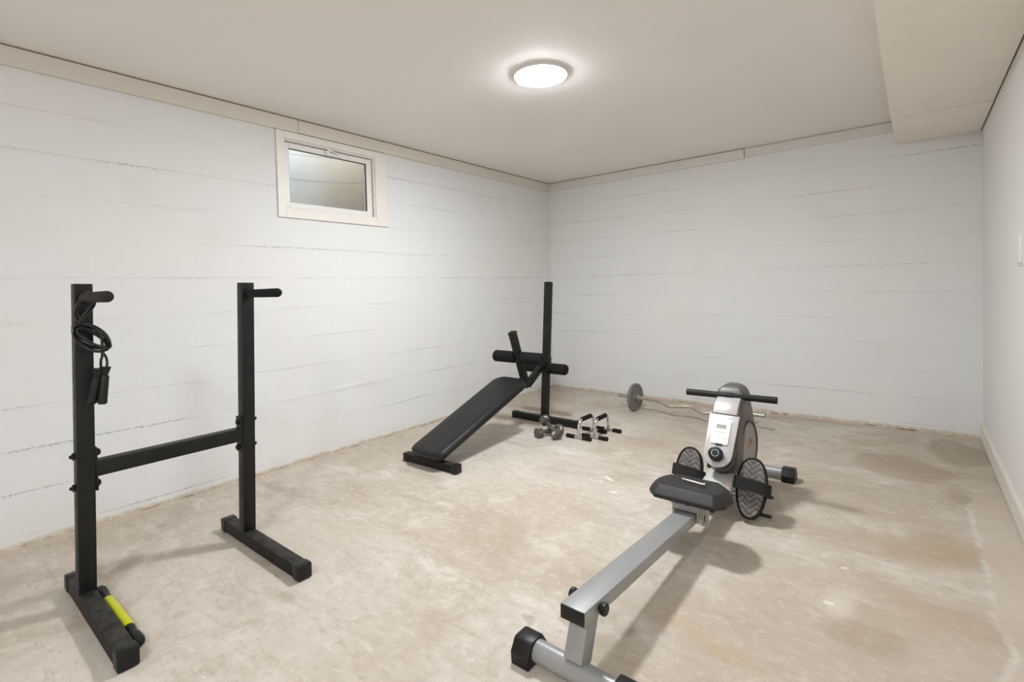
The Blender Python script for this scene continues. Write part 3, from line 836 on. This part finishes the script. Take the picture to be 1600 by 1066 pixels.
# head shell: cross sections in plan, rounded to the front, stacked upward
def sect(z, yf, yb_, hw, rf, rb, n=8):
    """plan outline at height z, front y=yf (towards the seat), back y=yb_"""
    pts = []
    for (sx, yc, r, a0) in ((1, yb_-rb, rb, 0), (-1, yb_-rb, rb, 90), (-1, yf+rf, rf, 180), (1, yf+rf, rf, 270)):
        for i in range(n+1):
            a = math.radians(a0+90*i/n)
            pts.append(q3((hw-r)*sx + r*math.cos(a), yc + r*math.sin(a), z))
    return pts
bm = B()
loft(bm, [sect(*q) for q in (
    (.070, -2.020, -1.72, .058, .050, .03), (.110, -2.035, -1.70, .066, .060, .03), (.150, -2.045, -1.685, .071, .065, .03),
    (.200, -2.062, -1.675, .0745, .055, .03), (.260, -2.066, -1.675, .0765, .040, .03), (.320, -2.052, -1.690, .0765, .024, .03),
    (.380, -2.018, -1.715, .0745, .020, .03), (.430, -1.984, -1.745, .074, .018, .03), (.470, -1.955, -1.762, .073, .018, .03),
    (.500, -1.925, -1.770, .070, .018, .03))])
shell = obj('flywheel_housing', bm, 'rower_shell', rm, angle=.9)
# domed pulley cover
bm = B()
rings = []
for k in range(9):
    a = math.pi/2*k/8
    z = .496 + .082*math.sin(a); f = max(math.cos(a), .04)
    rings.append(sect(z, -1.852-.068*f, -1.822+.052*f, .074*f**.75, .018*f+.002, .03*f+.002))
loft(bm, rings)
obj('pulley_cover', bm, 'rower_cover', rm, angle=1.)
# slanted console
A_ = V((RX, -2.006, .445)); dn = V((0, -.604, -.797)); nn = V((0, -.797, .604)); ex = V((1, 0, 0))
def pl(x, u, h=0.): return A_ + ex*x + dn*u + nn*h
def ushape(h, ins=0., hw0=.072, hw1=.066, L=.270, u0=0., n=14):
    pts = [pl(-(hw0-ins), u0+ins*.2, h), pl(hw0-ins, u0+ins*.2, h)]
    r = hw1-ins
    for i in range(n+1):
        a = math.pi*i/n
        pts.append(pl(r*math.cos(a), L-hw1+r*math.sin(a)*1.0, h))
    return pts
def uprism(h0, h1, ins, mat, name, parent, bevel=.0, **kw):
    bm = B(); add_prism(bm, ushape(h0, ins, **kw), nn*(h1-h0), bevel); return obj(name, bm, mat, parent, angle=.5)
uprism(-.105, -.058, .008, 'rower_dark', 'lower_vent_band', shell, .001)
uprism(-.058, -.054, .003, 'rower_silver', 'trim_line', shell)
uprism(-.054, -.012, .003, 'rower_dark', 'upper_vent_band', shell, .001)
panel = uprism(-.012, .002, .0, 'rower_silver', 'console_panel', rm, .003)
# groove of the inset field
bm = B()
ins_ = [pl(-.050, .018, .0021), pl(.046, .018, .0021), pl(.051, .026, .0021), pl(.050, .246, .0021), pl(-.045, .246, .0021), pl(-.052, .235, .0021)]
add_tube(bm, ins_, .0009, 6, closed=True); obj('panel_groove', bm, 'print_grey', panel)
def plate(x0, x1, u0, u1, h0, h1, mat, name, parent, bevel=.0, x0b=None, x1b=None):
    x0b = x0 if x0b is None else x0b; x1b = x1 if x1b is None else x1b
    bm = B(); add_prism(bm, [pl(x0, u0, h0), pl(x1, u0, h0), pl(x1b, u1, h0), pl(x0b, u1, h0)], nn*(h1-h0), bevel)
    return obj(name, bm, mat, parent, smooth=False)
con = plate(-.046, .042, .036, .158, .002, .008, 'console', 'console_display', panel, .002, -.041, .040)
plate(-.026, .021, .056, .077, .008, .0084, 'lcd', 'screen', con)
plate(-.031, .024, .0955, .0985, .008, .0084, 'print_grey', 'printed_line', con)
for x in (-.026, -.001, .023):
    bm = B(); add_lathe(bm, pl(x, .128, .008), nn, [(0, .0075), (.0008, .0070), (.0008, 0)], 20); obj('button', bm, 'print_pale', con)
plate(-.018, .014, .155, .162, .0022, .0085, 'dark_gap', 'display_latch', con)
bm = B(); add_lathe(bm, pl(.000, .2165, .002), nn, [(0, .026), (.010, .026), (.011, .032), (.018, .034), (.038, .033), (.043, .029), (.044, .024), (.042, .022), (.042, .013), (.046, .012), (.046, 0)], 36)
kn = obj('tension_knob', bm, 'cap', panel)
bm = B(); add_lathe(bm, pl(.000, .2165, .0435), nn, [(0, .0175), (.0012, .0178), (.0012, .0150), (0, .0147)], 28); obj('knob_dial_ring', bm, 'print_grey', kn)
# silver hood above the console, to the handle rest
bm = B()
hood = []
for (y, z) in ((-2.000, .449), (-1.985, .476), (-1.955, .500), (-1.915, .520), (-1.88, .528), (-1.85, .50), (-1.90, .46), (-1.96, .43)):
    hood.append(q3(-.060, y, z))
add_prism(bm, hood, (.116, 0, 0), .003)
obj('console_hood', bm, 'rower_silver', rm, angle=.4)
# handle with its rest
hz, hy = .522, -1.905
bm = B(); box2(bm, q3(-.050, hy-.016, hz-.035), q3(.052, hy+.03, hz-.012), .006); obj('handle_rest', bm, 'cap', rm)
hv = V((.22, .010, .0)); hc = q3(-.001, hy, hz)
bm = B(); add_lathe(bm, hc-hv, hv, [(0, .0), (.0005, .0155), (.002, .0175), (.03, .0172), (.195, .0160), (.205, .0182), (.236, .0182), (.246, .0160), (.41, .0172), (.438, .0175), (.440, .0155), (.4405, 0)], 28)
obj('pull_handle', bm, 'bar_grip', rm)
# side discs
def side_disc(s):
    c = q3(s*.0755, -1.872, .262); ax = V((s, -.06, .02)).normalized()
    bm = B(); add_lathe(bm, c, ax, [(-.012, .136), (.006, .136), (.009, .131), (.008, .124), (.001, .119)], 56, xh=(0, 0, 1)); r = obj('disc_rim', bm, 'rower_dark', shell)
    bm = B(); add_lathe(bm, c, ax, [(-.011, .121), (.0035, .121), (.007, .08), (.008, 0)], 56, xh=(0, 0, 1)); f = obj('side_disc', bm, 'rower_disc', shell)
    x, y, z = basis(ax, (0, 0, 1))
    # red sun-ray swirl and pale green script band printed on the disc
    bm = B()
    arc = [c + ax*.0086 + x*(.012+.030*math.sin(t_)) + y*(-.010*s+.026*math.cos(t_)) for t_ in [k*.42 for k in range(9)]]
    add_tube(bm, arc, [.001+.0022*math.sin(math.pi*(k+.5)/9) for k in range(9)], 6)
    add_tube(bm, [c + ax*.0086 + x*(.040-.007*k) + y*(-.034+.009*k)*s for k in range(8)], [.0012+.0015*math.sin(math.pi*(k+.5)/8) for k in range(8)], 6)
    obj('disc_emblem', bm, 'red_print', f)
side_disc(1); side_disc(-1)
# pale foot shroud under the head
bm = B()
loft(bm, [sect(*q) for q in ((.060, -2.20, -1.80, .060, .03, .03), (.100, -2.215, -1.80, .064, .03, .03), (.132, -2.205, -1.86, .068, .04, .03),
                             (.152, -2.175, -1.95, .070, .05, .03), (.168, -2.135, -1.98, .066, .05, .03))])
obj('frame_shroud', bm, 'rower_light', rm, angle=.9)
# pedals
def pedal(s):
    px = s*.148
    heel, toe = q3(px, -2.182, .030), q3(px, -2.066, .262)
    dv = (toe-heel); L = dv.length; dv.normalize(); nv = V((0, -dv.z, dv.y))
    def pp(a, b, h): return heel + ex*a + dv*b + nv*h
    def outline(h, ins=0., n=40):
        pts = []
        for i in range(n):
            t_ = 2*math.pi*i/n
            wv = (.0665 + .0045*math.sin(t_)) - ins
            pts.append(pp(wv*math.copysign(abs(math.cos(t_))**.82, math.cos(t_)), L/2 + (L/2+.008-ins)*math.sin(t_), h))
        return pts
    bm = B(); loft(bm, [outline(-.032, .006), outline(-.028, .001), outline(.004, -.002), outline(.006, .004), outline(.002, .007)])
    fr = obj('pedal', bm, 'rubber', rm, angle=.6)
    bm = B(); loft(bm, [outline(-.002, .008), outline(.0035, .008), outline(.0050, .0105)])
    uv = bm.loops.layers.uv.new('UVMap')
    for f in bm.faces:
        for lp in f.loops:
            r = lp.vert.co - heel; lp[uv].uv = (r.x, r.dot(dv))
    obj('pedal_tread', bm, 'tread', fr, angle=.5)
    # strap arched over the plate
    cs = L*.535
    path = [(-.076, -.020), (-.077, .004), (-.070, .026), (-.045, .042), (0, .050), (.045, .044), (.070, .030), (.081, .014), (.083, -.002)]
    sp = smooth_path([(a, b, 0) for a, b in path], 4)
    bm = B(); w2 = .027
    rows = []
    for k, q in enumerate(sp):
        t0 = sp[max(k-1, 0)]; t1 = sp[min(k+1, len(sp)-1)]; tg = (t1-t0).normalized(); no = V((-tg.y, tg.x, 0))*.002
        lift = 0
        rows.append([bm.verts.new(pp(q.x+no.x*e, cs+g*w2 - .10*(q.x)*(1 if s > 0 else 1), q.y+no.y*e)) for e, g in ((-1, -1), (1, -1), (1, 1), (-1, 1))])
    for a, b in zip(rows, rows[1:]):
        for k in range(4):
            bm.faces.new((a[k], a[(k+1) % 4], b[(k+1) % 4], b[k]))
    bm.faces.new(rows[0]); bm.faces.new(rows[-1])
    obj('foot_strap', bm, 'strap', fr)
    # side lugs and axle
    for b_ in (.42, .10):
        bm = B(); add_box(bm, pp(s*.060, L*b_, -.014), (.046, .014, .014), None, .003)
        add_cyl(bm, pp(s*.080, L*b_, -.014), pp(s*.092, L*b_, -.014), .0075, seg=12)
        obj('strap_lug', bm, 'cap', fr)
    bm = B(); add_cyl(bm, q3(s*.05, -2.130, .105), q3(s*.13, -2.130, .105), .011, seg=20); obj('pedal_axle', bm, 'zinc', rm)
    bm = B(); add_cyl(bm, pp(0, -.004, .000), pp(0, -.009, .000), .0035, seg=12); obj('heel_rivet', bm, 'zinc', fr)
pedal(1); pedal(-1)
# sliding carriage and seat
yc = -2.500
rt = rail_top(yc)
bm = B()
box2(bm, q3(-.056, -2.575, rt+.006), q3(.056, -2.425, rt+.050), .003)
box2(bm, q3(-.056, -2.575, rt-.030), q3(-.045, -2.425, rt+.010), .002); box2(bm, q3(.045, -2.575, rt-.030), q3(.056, -2.425, rt+.010), .002)
car = obj('seat_carriage', bm, 'grey_rail', rm)
bm = B()
for x in (-.046, .0, ):
    add_cyl(bm, q3(x+.010, -2.5755, rt+.036), q3(x+.010, -2.577, rt+.036), .003, seg=10)
box2(bm, q3(-.052, -2.5765, rt+.008), q3(.050, -2.5755, rt+.011)); obj('bolt', bm, 'dark_gap', car)
for y in (-2.555, -2.445):
    bm = B(); add_cyl(bm, q3(.058, y, rt-.012), q3(.078, y, rt-.012), .014, seg=20, bevel=.002)
    obj('carriage_roller', bm, 'cap', car)
bm = B()
add_beam(bm, q3(.062, -2.572, rt+.040), q3(.068, -2.566, rt-.036), .020, .003, .001); add_beam(bm, q3(.088, -2.568, rt+.036), q3(.084, -2.562, rt-.040), .014, .003, .001)
add_prism(bm, [q3(.060, -2.574, rt+.01), q3(.072, -2.574, rt-.012), q3(.072, -2.574, rt-.036), q3(.054, -2.574, rt-.028)], (0, .003, 0))
add_cyl(bm, q3(.070, -2.566, rt-.020), q3(.090, -2.566, rt-.020), .003, seg=10)
obj('lock_bracket', bm, 'zinc', car, smooth=False)
def seat_ring(z, hw, y0, y1, k, n=40):
    pts = []
    for i in range(n):
        t_ = 2*math.pi*i/n; cc, ss = math.cos(t_), math.sin(t_)
        X_ = hw*math.copysign(abs(cc)**k, cc); Y_ = math.copysign(abs(ss)**(k*.9), ss)
        # sides narrow to blunt tips a little towards the far edge
        Y_ = (y0+y1)/2 + Y_*(y1-y0)/2
        pts.append(q3(X_, Y_, z))
    return pts
bm = B()
z0 = rt+.046
def hexr(z, hw, hn, y0, ym, y1, hf):
    # corners: near edge half hn, tips half hw at ym, far edge half hf; softened by subdivision
    return [q3(a, b, z) for a, b in ((-hn, y0), (hn, y0), (hw*.93, (y0*.6+ym*.4)), (hw, ym), (hw*.90, (ym*.45+y1*.55)), (hf, y1), (-hf, y1), (-hw*.90, (ym*.45+y1*.55)), (-hw, ym), (-hw*.93, (y0*.6+ym*.4)))]
loft(bm, [hexr(z0, .150, .105, -2.592, -2.50, -2.40, .085), hexr(z0+.004, .170, .122, -2.606, -2.505, -2.392, .098), hexr(z0+.020, .172, .124, -2.608, -2.505, -2.390, .100),
          hexr(z0+.045, .150, .116, -2.580, -2.50, -2.408, .092), hexr(z0+.052, .138, .108, -2.570, -2.497, -2.416, .086), hexr(z0+.052, .100, .085, -2.545, -2.492, -2.430, .070),
          hexr(z0+.048, .060, .050, -2.52, -2.49, -2.45, .040)])
seat = obj('rower_seat', bm, 'seat', rm, angle=.42)
md = seat.modifiers.new('bevel', 'BEVEL'); md.width = .006; md.segments = 3; md.limit_method = 'ANGLE'; md.angle_limit = .25
# pin lying on the seat
pn = thing('steel_pin', 'small bright steel locking pin lying on the black rower seat', 'pin', (2.40, -2.48, z0+.053))
pz_ = z0+.0565
a, b = V((2.349, -2.474, pz_)), V((2.449, -2.486, pz_))
bm = B(); add_cyl(bm, a, b, .0042, seg=16, bevel=.001); obj('pin_shaft', bm, 'steel_pin', pn)
bm = B(); dd = (b-a).normalized(); add_cyl(bm, b-dd*.004, b+dd*.004, .0075, seg=16, bevel=.001); add_cyl(bm, b-dd*.012+V((0, -.012, .0)), b-dd*.010+V((0, .004, .0)), .0022, seg=10); obj('pin_head', bm, 'zinc', pn)
